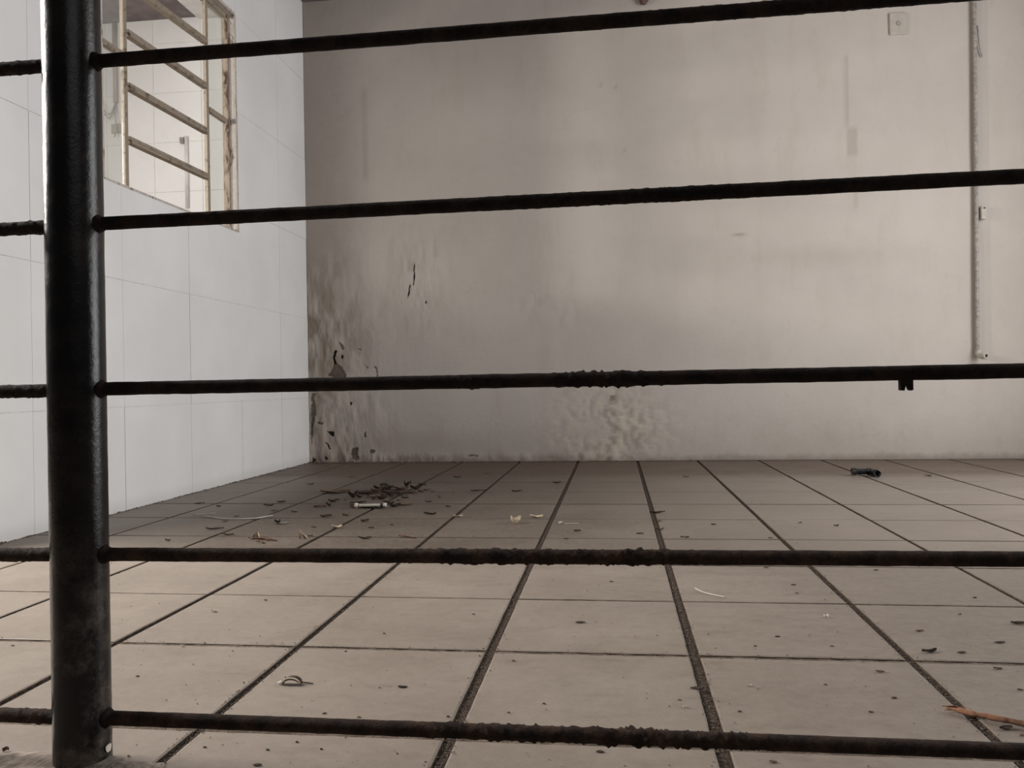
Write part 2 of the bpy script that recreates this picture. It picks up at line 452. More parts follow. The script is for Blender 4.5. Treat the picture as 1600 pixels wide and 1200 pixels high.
bz = [sag_bar((195, 50), (325, 138), .016), sag_bar((197, 134), (326, 208), .016), sag_bar((200, 219), (328, 279), .016), sag_bar((215, -12), (322, 66), .016)]
for nm, (y0, y1, z0, z1) in {'a': (ya+.018, m1-.016, za+.014, zt1-.012), 'b': (ya+.018, m1-.016, zt1+.012, zb-.02),
                        'c': (m2+.016, yb-.02, za+.014, zt-.012), 'd': (m2+.016, yb-.02, zt+.012, zb-.02)}.items():
    wbox('glass_pane', [(wx-.0015, wx+.0015, y0, y1, z0, z1)], M_GLASS, bev=0)

# ------------------------------------------------------------ back wall (fine relief grid)
def P2(pts, sc, ox, oy):        # crop coordinates to wall X,Z
    r = []
    for u, v in pts:
        p = on_y(ox+u*sc, oy+v*sc, YB); r.append((p.x, p.z))
    return r
C6 = (.225, 470, 470); C2 = (1/3, 400, 350)
PEEL = [P2([(235, 345), (250, 350), (240, 372), (234, 400), (245, 440), (260, 448), (290, 460), (300, 490), (312, 505), (308, 560), (230, 560), (215, 525), (190, 520), (186, 503), (205, 490), (215, 470), (225, 450), (220, 400), (222, 372)], *C6),
        P2([(270, 278), (285, 295), (293, 330), (283, 348), (273, 320)], *C6),
        P2([(275, 378), (292, 380), (290, 402), (276, 398)], *C6),
        P2([(360, 1022), (400, 1025), (390, 1070), (405, 1100), (380, 1112), (355, 1090), (350, 1070)], *C6),
        P2([(480, 1040), (492, 1033), (512, 1035), (510, 1058), (484, 1060)], *C6),
        P2([(392, 322), (420, 335), (410, 348)], *C6),
        P2([(113, 835), (160, 845), (150, 860), (120, 855)], *C6),
        P2([(75, 640), (100, 645), (90, 700), (105, 760), (85, 880), (78, 1000), (70, 900)], *C6),
        P2([(500, 455), (525, 465), (532, 520), (528, 535), (520, 480)], *C6),
        P2([(448, 443), (470, 465), (460, 470)], *C6),
        P2([(1003, 1083), (1040, 1083), (1035, 1092), (1000, 1090)], *C2),
        P2([(810, 1112), (850, 1112), (850, 1120), (820, 1120)], *C2)]
HOLE = [P2([(180, 903), (205, 908), (230, 912), (230, 942), (212, 938), (195, 925)], *C6),
        P2([(160, 983), (180, 983), (198, 1005), (208, 1030), (198, 1030), (182, 995)], *C6),
        P2([(222, 372), (236, 345), (250, 347), (242, 372), (234, 402), (246, 440), (228, 440), (221, 400)], *C6),
        P2([(340, 703), (356, 708), (350, 728), (342, 722)], *C6),
        P2([(82, 1088), (105, 1112), (80, 1128)], *C6), P2([(165, 1080), (186, 1092), (175, 1108)], *C6),
        P2([(277, 380), (290, 382), (288, 400), (278, 398)], *C6),
        P2([(720, 285), (728, 283), (722, 300), (719, 335), (711, 342), (714, 300)], *C2),
        P2([(738, 190), (743, 190), (744, 255), (738, 290), (733, 290), (738, 250)], *C2),
        P2([(792, 358), (800, 360), (799, 370), (793, 368)], *C2),
        P2([(508, 980), (515, 970), (512, 1000), (507, 1000)], *C2)]
def pip(PX, PZ, poly):
    ins = np.zeros(PX.shape, bool); n = len(poly)
    for i in range(n):
        x1, z1 = poly[i]; x2, z2 = poly[(i+1) % n]
        if z1 == z2: continue
        c = ((PZ < z1) != (PZ < z2)) & (PX < (x2-x1)*(PZ-z1)/(z2-z1)+x1)
        ins ^= c
    return ins
gx = np.concatenate([np.arange(XL-.0, -1.0, .0032), np.arange(-1.0, 2.76, .014), [XR+.15]])
gz = np.concatenate([np.arange(0, .9, .0036), np.arange(.9, ZC, .012), [ZC]])
GX, GZ = np.meshgrid(gx, gz, indexing='ij')
def nfield(sx, sz, seed, octs=3):
    out = np.zeros(GX.shape)
    for o in range(octs):
        k = 2**o; r = np.random.RandomState(seed+o)
        nx_, nz_ = int(6*sx*k)+4, int(4*sz*k)+4
        g = r.rand(nx_, nz_)
        u = (GX+2.2)*sx*k; v = (GZ+.2)*sz*k
        u = np.clip(u, 0, nx_-2.001); v = np.clip(v, 0, nz_-2.001)
        i, j = u.astype(int), v.astype(int); a, b = u-i, v-j
        a = a*a*(3-2*a); b = b*b*(3-2*b)
        out += ((g[i, j]*(1-a)+g[i+1, j]*a)*(1-b)+(g[i, j+1]*(1-a)+g[i+1, j+1]*a)*b-.5)/k
    return out
wavy = nfield(2, 2, 1)*.006
blister = nfield(22, 9, 11, 3)
def gauss(cx, cz, sx, sz): return np.exp(-((GX-cx)/sx)**2-((GZ-cz)/sz)**2)
pc = on_y(950, 665, YB); pm = on_y(925, 668, YB)
ring = gauss(pc.x, pc.z, .27, .20)*(1-.95*gauss(pm.x, pm.z, .11, .09))
corner = np.exp(-((GX-XL)/.35)**2)*np.clip((1.35-GZ)/.5, 0, 1)
pb = on_y(660, 440, YB); pk = on_y(860, 480, YB); pd = on_y(720, 700, YB)
mask = ring*1.0+corner*1.0+.7*gauss(pb.x, pb.z, .13, .22)+.4*gauss(pk.x, pk.z, .16, .14)+.8*np.exp(-(GZ/.045)**2)*(GX < .1)
fine = nfield(48, 26, 51, 3)
depth = wavy + blister*.016*np.clip(mask-.7*ring, 0, 1.1) + fine*.010*ring
peel = np.zeros(GX.shape); holem = np.zeros(GX.shape)
jx = nfield(60, 60, 31, 2)*.010; jz = nfield(60, 60, 41, 2)*.010
for p in PEEL: peel[pip(GX+jx, GZ+jz, p)] = 1
for p in HOLE: holem[pip(GX+jx*.4, GZ+jz*.4, p)] = 1
hc = on_y(956, 622, YB)
plug = ((GX-hc.x)**2+(GZ-hc.z)**2) < .0165**2
pale = np.clip(ring*np.clip(fine*4+.25, 0, 1)*.95+corner*np.clip(blister*3, 0, 1)*.5, 0, .85)
st = np.clip(-blister*3.2, 0, 1)*np.clip(mask-.75*ring, 0, 1)*.7+np.clip(-fine*4-.1, 0, 1)*ring*.55
def stripe(x0, x1, y0, y1, k, soft=.01):
    a = on_y(x0, y0, YB); b = on_y(x1, y1, YB)
    fx = np.clip((GX-a.x)/soft, 0, 1)*np.clip((b.x-GX)/soft, 0, 1); fz = np.clip((a.z-GZ)/(soft*3), 0, 1)*np.clip((GZ-b.z)/(soft*3), 0, 1)
    return fx*fz*k
st = np.maximum(st, stripe(1317, 1329, 82, 205, .30)); st = np.maximum(st, stripe(1321, 1341, 195, 248, .34))
st = np.maximum(st, stripe(1331, 1343, 290, 330, .20)); st = np.maximum(st, stripe(562, 578, 130, 290, .22, .02))
sp = on_y(1155, 367, YB); st = np.maximum(st, .7*gauss(sp.x, sp.z, .035, .008))
for (x, y) in ((975, 235), (962, 136), (938, 133)): sp = on_y(x, y, YB); st = np.maximum(st, .4*gauss(sp.x, sp.z, .01, .012))
for (x, y, a, b, k) in ((1280, 400, .35, .05, .16), (1000, 230, .10, .35, .10), (620, 690, .3, .06, .25), (850, 600, .04, .5, .12), (1180, 160, .05, .5, .08)):
    sp = on_y(x, y, YB); st = np.maximum(st, k*gauss(sp.x, sp.z, a, b))
st[plug] = .95; pale[plug] = 0
depth = depth-peel*.004-holem*.010
depth[plug] -= .003
VV = np.stack([GX, YB-depth, GZ], -1).reshape(-1, 3)
nx_, nz_ = GX.shape
idx = np.arange(nx_*nz_).reshape(nx_, nz_)
FF = np.stack([idx[:-1, :-1], idx[1:, :-1], idx[1:, 1:], idx[:-1, 1:]], -1).reshape(-1, 4)
me = bpy.data.meshes.new('wall_back')
me.from_pydata(VV.tolist(), [], FF.tolist()); me.update()
for nm, arr in (('peel', peel), ('hole', holem), ('stain', st*(1-peel)), ('pale', pale*(1-peel))):
    a = me.attributes.new(nm, 'FLOAT', 'POINT'); a.data.foreach_set('value', arr.reshape(-1).astype(np.float32))
me.polygons.foreach_set('use_smooth', [True]*len(me.polygons)); me.materials.append(M_PL)
wb = bpy.data.objects.new('wall_back', me); COL.objects.link(wb)
struct(wb, 'stained off-white plaster wall with peeling patches by the left corner', 'wall')
sm = wb.modifiers.new('thickness', 'SOLIDIFY'); sm.thickness = .12; sm.offset = -1
bpy.context.view_layer.update()
n_ = wb.data.polygons[0].normal
if n_.y > 0: sm.offset = 1
# right wall, out of the picture, with its doorway
wr = boxes('wall_right', [(XR, XR+.12, YF, 1.6, 0, ZC), (XR, XR+.12, 3.7, YB, 0, ZC), (XR, XR+.12, 1.6, 3.7, 2.35, ZC)], M_WHITE)
struct(wr, 'off-white right wall with an open doorway', 'wall')
ce = boxes('ceiling', [(XL-.15, XR+.12, YE-.9, YB+.12, ZC, ZC+.14)], M_CEIL)
struct(ce, 'dark painted concrete ceiling slab', 'ceiling')

# ------------------------------------------------------------ neighbouring room seen through window_1
YN, XN = 6.9, -5.2
ZN = on_y(240, 32, YN).z
V, F, MI = [], [], []
t0 = on_y(240, 120, YN).x
zj = on_y(240, 147, YN).z
for a in range(-4, 6):
    for b in range(-9, 6):
        x0, x1 = t0+a*.45+.002, t0+(a+1)*.45-.002; z0, z1 = zj+b*.44+.002, zj+(b+1)*.44-.002
        x0 = max(x0, XN); x1 = min(x1, XL-.07); z0 = max(z0, 0); z1 = min(z1, ZN)
        if x1 <= x0 or z1 <= z0: continue
        box(x0, x1, YN-.006, YN, z0, z1, V, F); MI += [0]*6
box(XN, XL, YN-.002, YN+.12, 0, ZN, V, F); MI += [1]*6
nb = mk('wall_neighbour_back', V, F, [M_WT, M_WJ]); nb.data.polygons.foreach_set('material_index', MI)
struct(nb, 'white tiled wall of the neighbouring room seen through the window', 'wall')
o = boxes('wall_neighbour_left', [(XN-.12, XN, 2.6, YN+.12, 0, ZN)], M_WT); struct(o, 'white tiled side wall of the neighbouring room', 'wall')
o = boxes('wall_neighbour_right', [(XL-.066, XL-.0, YB+.15, YN+.12, 0, ZN)], M_WT); struct(o, 'white wall of the neighbouring room behind the back wall', 'wall')
xs = on_y(311, 23, YN).x
o = boxes('ceiling_neighbour', [(XN-.12, xs, 3.2, YN+.12, ZN, ZN+.12)], M_CEIL); struct(o, 'dark slab ceiling of the neighbouring room', 'ceiling')
o = boxes('trim_2', [(xs, XL-.03, 3.2, YN+.12, ZN-.02, ZN+.12)], M_WHITE); struct(o, 'white painted ceiling band in the neighbouring room', 'ceiling band')
# its wall pipe with loose cable ends
p0 = on_y(178, 0, YN-.03); p1 = on_y(180, 160, YN-.03)
cp = empty('wall_conduit', (p1.x, YN-.006, p1.z)); tag(cp, 'thin pale conduit with loose cable ends on the wall beyond the window', 'conduit')
L = Vector(cp.location)
tube('pipe', [Vector((p1.x, YN-.022, ZN-.01))-L, Vector((p1.x, YN-.022, p1.z))-L], .020, M_PLAST, cp)
w0 = Vector((p1.x, YN-.022, p1.z))-L
for dx, dz, mx in ((-.10, .02, -.05), (-.13, .13, -.08), (.01, -.20, .02)):
    tube('cable_end', [w0, w0+Vector((mx*.4, -.02, -.10)), w0+Vector((mx*.9, -.03, -.16+dz*.4)), w0+Vector((dx, -.04, -.12+dz))], .006, M_PLAST, cp, seg=8)
b0 = w0+Vector((.0, 0, -.24)); V, F = [], []
box(b0.x-.045, b0.x+.045, -.018, .012, b0.z-.03, b0.z+.05, V, F); o = mk('junction_box', V, F, M_PLAST, cp)
p0 = on_y(291, 213, YN-.02); p1 = on_y(291, 325, YN-.02)
vp = empty('wall_pipe', (p0.x, YN-.006, p1.z)); tag(vp, 'short faint vertical pipe on the far wall beyond the window', 'pipe')
L = Vector(vp.location)
tube('pipe', [Vector((p0.x, YN-.02, p0.z))-L, Vector((p0.x, YN-.02, p1.z))-L], .016, M_WHITE, vp)
V, F = [], []; box(-.055, -.018, -.03, .0, p0.z-L.z-.06, p0.z-L.z-.01, V, F); mk('bracket', V, F, M_PIPE, vp)

# ------------------------------------------------------------ mortar ridge under the railing
bm = bmesh.new(); rows = []
xs_ = np.arange(-1.6, -.50, .006)
for x in xs_:
    row = []
    e = .918+.008*mn.noise(Vector((x*22, 0, 0)))+.004*mn.noise(Vector((x*90, 0, 5)))
    fade = min(1, max(0, (-.515-x)/.06))
    for k, (yy, zz) in enumerate(((.55, 0), (.56, .009), (.75, .010), (.86, .010), (e-.012, .009), (e-.004, .006), (e, 0))):
        z = zz*fade+(.003*mn.noise(Vector((x*60, yy*60, 0))) if 0 < k < 6 else 0)*fade
        row.append(bm.verts.new((x, yy, z-.004*(1-fade))))
    rows.append(row)
for a, b in zip(rows, rows[1:]):
    for k in range(6): bm.faces.new((a[k], b[k], b[k+1], a[k+1]))
    bm.faces.new((a[0], a[6], b[6], b[0]))
bm.faces.new(rows[0]); bm.faces.new(rows[-1][::-1])
bmesh.ops.recalc_face_normals(bm, faces=bm.faces)
me = bpy.data.meshes.new('trim_3'); bm.to_mesh(me); bm.free(); me.materials.append(M_CONC)
o = bpy.data.objects.new('trim_3', me); COL.objects.link(o); struct(o, 'rough mortar strip in which the railing post stands', 'threshold')

# ------------------------------------------------------------ railing
XP = -.629
rail = empty('railing', (XP, YF, 0)); tag(rail, 'dark rusty metal railing with a thick round post and five thin horizontal bars', 'railing')
RL = Vector(rail.location)
def R(p): return Vector(p)-RL
pr = .0316
def post(x, nm='post'):
    return tube(nm, [R((x, YF, -.002)), R((x, YF, 1.12))], pr, M_POST, rail, seg=48, amp=.0003, freq=30, step=.006)
pmain = post(XP)
post(1.45); 
bars = [(.0565, .0552, [(-.12, .10, .003), (.03, .06, .005), (.12, .04, .004)], .0083), (.248, .2525, [(-.13, .10, .003), (.02, .05, .004)], .0080),
        (.4425, .4455, [(-.03, .03, .0042), (.02, .03, .0026), (-.16, .02, .002)], .0078), (.636, .6445, [(0, .2, .001)], .0078), (.827, .836, [(.2, .2, .001)], .0078)]
for n, (z0, z1, lumps, r) in enumerate(bars):
    sl = (z1-z0)/1.14
    zz = lambda x: z0+(x+.73)*sl
    tube('bar', [R((XP+.024, YF, zz(XP))), R((1.43, YF, zz(1.43)))], r, M_BARLOW if n < 2 else M_BAR, rail, seg=18, amp=.00035, freq=48, lumps=lumps, step=.0022, seed=n*3.1)
    tube('bar', [R((-1.45, YF, zz(-1.45)-.001)), R((XP-.024, YF, zz(XP)-.001))], r, M_BARLOW if n < 2 else M_BAR, rail, seg=18, amp=.00035, freq=48, lumps=((-.68, .05, .002),), step=.0025, seed=n*5.3+1)
    z = zz(XP)                                      # weld bead
    tube('weld_bead', [R((XP+.029, YF, z)), R((XP+.032, YF, z)), R((XP+.0345, YF, z)), R((XP+.038, YF, z))], [r*1.35, r*1.4, r*1.15, r*.98], M_BAR, rail, seg=20, amp=.0010, freq=160, seed=n)
# torn stub of an old baluster under the third bar
pt = on_y(1415, 588, YF); tx = pt.x
V, F = [], []
N = 10
z_top = .4455-.004
for k in range(N+1):
    u = k/N; x = tx-.0062+.0124*u
    zb_ = on_y(1415, 609, YF).z-.0008*math.sin(u*9)+(.0036 if .35 < u < .7 else 0)+(.0018*mn.noise(Vector((u*9, 1, 1))))
    for (yy, z) in ((-.004, z_top), (-.004, zb_), (.004, zb_), (.004, z_top)): V.append(R((x, YF+yy, z)))
for k in range(N):
    a = 4*k
    for q in range(4): F.append((a+q, a+(q+1) % 4, a+4+(q+1) % 4, a+4+q))
F.append((0, 1, 2, 3)); F.append((4*N+3, 4*N+2, 4*N+1, 4*N))
mk('broken_stub', V, F, M_BAR, rail)
# bare pale fleck low on the post
V = []; F = []
c = on_y(157, 1187, YF-.03); th = math.asin(max(-1, min(1, (c.x-XP)/pr)))
for k in range(12):
    t = 2*math.pi*k/12; q = th+.16*math.cos(t)*(1+.15*math.sin(3*t)); z = c.z+.0055*math.sin(t)*(1+.2*math.cos(2*t))
    for rr in (pr+.0004, pr+.0014): V.append(R((XP+rr*math.sin(q), YF-rr*math.cos(q), z)))
for k in range(12): k2 = (k+1) % 12; F.append((2*k, 2*k2, 2*k2+1, 2*k+1))
F.append(tuple(2*k+1 for k in range(12))); F.append(tuple(2*k for k in range(12))[::-1])
mk('paint_fleck', V, F, M_CHIP, rail)

# ------------------------------------------------------------ things on the back wall
def lathe(name, prof, mat, parent, axis_to, center, seg=24):
    # prof: (radius, height) along axis
    ax = Vector(axis_to).normalized(); q = Vector((0, 0, 1)).rotation_difference(ax)
    V, F = [], []
    for r, h in prof:
        for k in range(seg):
            t = 2*math.pi*k/seg; V.append(Vector(center)+q @ Vector((r*math.cos(t), r*math.sin(t), h)))
    for i in range(len(prof)-1):
        for k in range(seg): F.append((i*seg+k, i*seg+(k+1) % seg, (i+1)*seg+(k+1) % seg, (i+1)*seg+k))
    F.append(tuple(range(seg))[::-1]); F.append(tuple((len(prof)-1)*seg+k for k in range(seg)))
    return mk(name, V, F, mat, parent, smooth=False)
pp = on_y(1402, 38, YB); pw = (on_y(1415, 38, YB).x-on_y(1389, 38, YB).x)/2; ph = (on_y(1402, 21, YB).z-on_y(1402, 55, YB).z)/2
pl = empty('wall_plate', (pp.x, YB-.004, pp.z)); tag(pl, 'off-white blank electrical cover plate high on the back wall', 'wall plate')
o = boxes('plate', [(-pw, pw, -.008, .004, -ph, ph)], M_PLAST, pl, .0035)
lathe('outlet_hole', [(.0135, 0), (.0135, .004), (.009, .0055), (.007, .0045)], M_PIPE, pl, (0, -1, 0), (0.003, -.006, 0))
# vertical conduit with clamp and end elbow
pt = on_y(1523, 0, YB-.02); pe = on_y(1528, 553, YB-.02); xc = (pt.x+pe.x)/2
cd = empty('wall_conduit', (pe.x, YB-.004, pe.z)); tag(cd, 'thin grey vertical conduit running down the back wall near its right side', 'conduit')
L = Vector(cd.location)
tube('pipe', [Vector((pt.x, YB-.018, 2.70))-L, Vector(((pt.x+pe.x)/2, YB-.018, 1.5))-L, Vector((pe.x, YB-.018, pe.z+.01))-L], .0105, M_PIPE, cd, step=.05, seg=14, amp=.0004, freq=12)
cl = on_y(1533, 333, YB-.02)
o = boxes('clamp', [(cl.x-L.x-.004, cl.x-L.x+.020, -.030, -.002, cl.z-L.z-.035, cl.z-L.z+.035)], M_PLAST, cd, .004)
lathe('clamp_screw', [(.004, 0), (.004, .003)], M_DARKIN, o, (0, -1, 0), (cl.x-L.x+.011, -.030, cl.z-L.z+.024))
el = on_y(1530, 553, YB-.02); e = Vector((pe.x, YB-.018, pe.z))-L
fit = tube('end_fitting', [e+Vector((0, 0, .03)), e+Vector((.001, 0, .004)), e+Vector((.006, -.006, -.008)), e+Vector((.014, -.022, -.012)), e+Vector((.022, -.055, -.012))], [.0135, .0145, .0155, .0175, .0175], M_PLAST, cd, seg=18, wall=.45)
lathe('bore', [(.0095, 0), (.0095, .001)], M_DARKIN, fit, Vector((.008, -.033, 0)), e+Vector((.0195, -.0445, -.012)))
# loose cable curl beside the conduit
a = on_y(1527, 40, YB-.012); b = on_y(1530, 70, YB-.012); c = on_y(1535, 89, YB-.012)
o = tube('loose_cable', [a, b, b.lerp(c, .5)+Vector((-.003, 0, 0)), c], .003, M_PIPE, seg=8, loc=tuple(c)); tag(o, 'short thin loose grey cable hanging beside the top of the right conduit', 'cable')
# dark lump at the top of the wall
cc = on_y(1007, 0, YB-.02)
V, F = [], []
for i in range(13):
    for k in range(20):
        th = math.pi*i/12; ph_ = 2*math.pi*k/20
        d = Vector((math.sin(th)*math.cos(ph_), math.sin(th)*math.sin(ph_), math.cos(th)))
        r = 1+.18*mn.noise(d*2.2)
        V.append(Vector((cc.x+.006*d.z+.027*d.x*r, YB-.018+.022*d.y*r, cc.z+.012+.040*d.z*r)))
for i in range(12):
    for k in range(20): F.append((i*20+k, i*20+(k+1) % 20, (i+1)*20+(k+1) % 20, (i+1)*20+k))
o = mk('clay_lump', V, F, M_BROWN, smooth=True, loc=(cc.x, YB-.004, cc.z)); tag(o, 'small dark brown lump stuck high on the back wall at the top edge', 'lump')

# ------------------------------------------------------------ litter
def scrap(name, p, ln, wd, ht, mat, rz, seed, curl=.5, thick=.0012, nu=9, nv=5):
    """a dry leaf piece: ragged, curled, with thickness"""
    V, F = [], []; r = random.Random(seed)
    c1, c2, ph = r.uniform(.4, 1)*curl, r.uniform(-.6, .6), r.uniform(0, 6)
    ca, sa = math.cos(rz), math.sin(rz)
    pts = []
    for i in range(nu+1):
        u = i/nu*2-1
        wv = wd/2*max(.10, (1-abs(u)**2.2))*(1+.35*mn.noise(Vector((u*3, seed, 0))))
        for j in range(nv+1):
            v = j/nv*2-1
            x = u*ln/2*(1-.12*c1*abs(u)); y = v*wv+c2*wd*.25*u*u
            z = ht*(c1*(v*v*.8+.5*u*u)+.35*(1+math.sin(u*3+ph+v))*.5)+.12*ht*mn.noise(Vector((u*4, v*4, seed)))
            pts.append((x, y, z))
    mz = min(q[2] for q in pts)
    n = len(pts)
    for dz in (thick, 0):
        for x, y, z in pts: V.append((x*ca-y*sa, x*sa+y*ca, z-mz+dz))
    W = nv+1
    for i in range(nu):
        for j in range(nv):
            a = i*W+j; F.append((a, a+W, a+W+1, a+1)); F.append((n+a, n+a+1, n+a+W+1, n+a+W))
    ring = [j for j in range(W)]+[i*W+nv for i in range(1, nu+1)]+[nu*W+j for j in range(nv-1, -1, -1)]+[i*W for i in range(nu-1, 0, -1)]
    for k in range(len(ring)): a, b = ring[k], ring[(k+1) % len(ring)]; F.append((a, b, n+b, n+a))
    o = mk(name, V, F, mat, smooth=False); o.location = (p[0], p[1], p[2] if len(p) > 2 else 0.0)
    return o
def px_len(x, y, n):            # n pixels across at this floor point, in metres
    return n/FPX*on_z(x, y).y
k = 100
# pile of dark litter on the tiles near the corner: individual shreds
pile = [(524, 768, 50, 8, 5), (572, 769, 46, 7, 5), (552, 776, 18, 10, 9), (585, 779, 12, 6, 6), (594, 778, 14, 5, 6), (522, 782, 20, 6, 5), (500, 790, 22, 6, 5), (514, 789, 10, 5, 7),
        (509, 806, 22, 8, 6), (540, 804, 12, 5, 4), (570, 813, 14, 7, 5), (617, 790, 22, 9, 6), (634, 787, 24, 4, 3), (608, 785, 20, 6, 5), (575, 791, 40, 6, 4), (556, 791, 20, 7, 4),
        (590, 792, 30, 5, 3), (600, 764, 34, 9, 8), (622, 763, 36, 9, 8), (637, 759, 12, 8, 11), (650, 763, 20, 9, 7), (588, 766, 22, 7, 6), (612, 769, 30, 6, 4), (636, 768, 26, 6, 4), (658, 767, 12, 5, 4),
        (600, 757, 14, 5, 7), (626, 770, 16, 5, 4), (645, 769, 14, 5, 3), (562, 784, 14, 4, 3), (660, 756, 14, 4, 3), (668, 764, 12, 4, 2)]
rp = random.Random(77)
for _ in range(46):
    a_ = rp.uniform(0, 6.28); q_ = abs(rp.gauss(0, 1))
    pile.append((605+math.cos(a_)*q_*48, 775+math.sin(a_)*q_*11, rp.uniform(4, 13), rp.uniform(2, 5), rp.uniform(1, 3.5)))
for i, (x, y, ln, wd, ht) in enumerate(pile):
    p = on_z(x, y+2); L_ = px_len(x, y, ln); hh = px_len(x, y, ht)
    o = scrap('leaf_shred', p, L_, max(.012, L_*.42), hh*1.0, M_LEAFD if i % 3 else M_LEAFB, random.Random(i).uniform(-.35, .35), i*7+1, .8)
    tag(o, 'dark dry leaf shred in the litter heap on the floor near the left corner', 'leaf', 'dark shreds of the litter heap')
# scattered dark fragments, far and near
far = [(550, 746, 10), (485, 757, 12), (429, 798, 12), (336, 827, 32), (355, 836, 30), (370, 807, 8), (352, 815, 10), (342, 791, 10), (312, 787, 16), (406, 843, 44), (485, 838, 10), (672, 804, 22),
       (870, 755, 14), (748, 767, 26), (808, 768, 18), (637, 840, 36), (570, 842, 24), (612, 820, 6), (714, 746, 12), (1450, 744, 12), (1072, 745, 10), (1027, 802, 26), (1027, 815, 14), (1031, 828, 16), (1250, 817, 7), (1307, 822, 9),
       (1204, 841, 7), (1070, 840, 14), (1000, 834, 12), (902, 830, 12), (320, 766, 10), (460, 800, 12), (490, 824, 10), (580, 825, 10), (262, 845, 10), (420, 790, 18), (885, 842, 8), (1115, 820, 8), (440, 785, 16), (395, 812, 10), (760, 740, 8)]
nearl = [(955, 909, 8), (1240, 914, 10), (1197, 887, 10), (1369, 891, 10), (1245, 927, 7), (1523, 934, 9), (1437, 986, 12), (1562, 1004, 16), (1594, 975, 26), (1453, 1019, 28), (1503, 1020, 13), (1215, 995, 10),
         (1375, 1050, 13), (1559, 1045, 12), (1397, 1091, 11), (1361, 1113, 9), (1156, 1112, 8), (1572, 1139, 22), (1597, 1149, 10), (1594, 1078, 10), (1208, 1191, 12), (907, 973, 16), (629, 1074, 16), (1089, 1076, 20),
         (1062, 1094, 7), (938, 1175, 13), (507, 1115, 9), (561, 1121, 9), (802, 1033, 8), (540, 1018, 6), (502, 1171, 7), (795, 1114, 6), (415, 938, 8), (215, 1057, 8), (20, 1009, 7), (402, 1196, 15), (201, 1182, 8),
         (418, 1172, 9), (464, 1160, 8), (320, 1168, 8), (600, 990, 6), (700, 1120, 8), (850, 1100, 7), (1300, 1010, 8), (1290, 1070, 6), (1180, 1010, 7), (740, 960, 6), (1500, 960, 7)]
for grp, L_ in ((0, far), (1, nearl)):
    for i, (x, y, n) in enumerate(L_):
        if grp and n < 12: n *= .78
        p = on_z(x, y); ln = px_len(x, y, n); r = random.Random(i+50*grp)
        o = scrap('leaf_fragment', p, ln, min(ln*.36, .008)+.001, min(.008, ln*(.22 if grp == 0 else .13)), M_LEAFD if r.random() < .7 else M_LEAFB, r.uniform(-.4, .4), i*3+200+grp*500, r.uniform(.3, .9), .0009, 6, 4)
        if grp == 0: tag(o, 'small dark leaf fragment scattered on the far tiles beyond the fourth railing bar', 'leaf fragment', 'dark fragments on the far tiles')
        else: tag(o, 'tiny dark leaf fragment scattered on the near tiles below the fourth railing bar', 'leaf fragment', 'dark fragments on the near tiles')
# pale chips, each in its own place
def chip(x, y, n, ht, label, mat=M_CHIP, rz=.2, seed=1, name='pale_chip', cat='chip', curl=.7, wd=.6):
    p = on_z(x, y); ln = px_len(x, y, n)
    o = scrap(name, p, ln, ln*wd, px_len(x, y, ht), mat, rz, seed, curl, .001); return tag(o, label, cat)
chip(334, 956, 11, 5, 'small pale chip on the near tiles right of the post, below the fourth bar', seed=3)
chip(285, 1010, 6, 3, 'tiny white crumb in the row joint right of the post', seed=4)
chip(1291, 965, 9, 5, 'small white chip on the near tiles toward the right', seed=5)
chip(1070, 1106, 6, 3, 'tiny pale crumb beside the joint just above the lowest bar', seed=6)
chip(1172, 1072, 6, 2, 'tiny pale crumb on a near tile between the two right joints', seed=7)
chip(876, 818, 7, 4, 'tiny white crumb on the far tiles just left of the middle', seed=8)
chip(9, 1174, 12, 9, 'brownish lump on the floor at the far left below the lowest bar', M_BROWN, seed=9, name='dirt_lump', cat='lump')
chip(716, 808, 16, 4, 'pale thin leaf sliver lying on a joint left of the middle', M_LEAFP, .5, 10, 'leaf_sliver', 'leaf', wd=.3)
chip(806, 818, 18, 9, 'pale curled leaf with upturned tip on the far tiles', M_LEAFP, .3, 11, 'curled_leaf', 'leaf', 1.3)
chip(838, 809, 22, 5, 'flat brown and pale leaf right of the curled one on the far tiles', M_LEAFP, -.1, 12, 'dry_leaf', 'leaf')
chip(526, 825, 18, 6, 'pale edged leaf bit on the joint under the litter heap', M_LEAFP, .1, 13, 'dry_leaf', 'leaf')
chip(440, 818, 24, 3, 'dull grey plastic scrap beside a black lump on the dirty tiles', M_PLSC, .1, 14, 'plastic_scrap', 'plastic scrap', .5)
chip(434, 818, 11, 5, 'black lump lying against the grey plastic scrap', M_BLACK, .1, 15, 'black_lump', 'lump', .9)
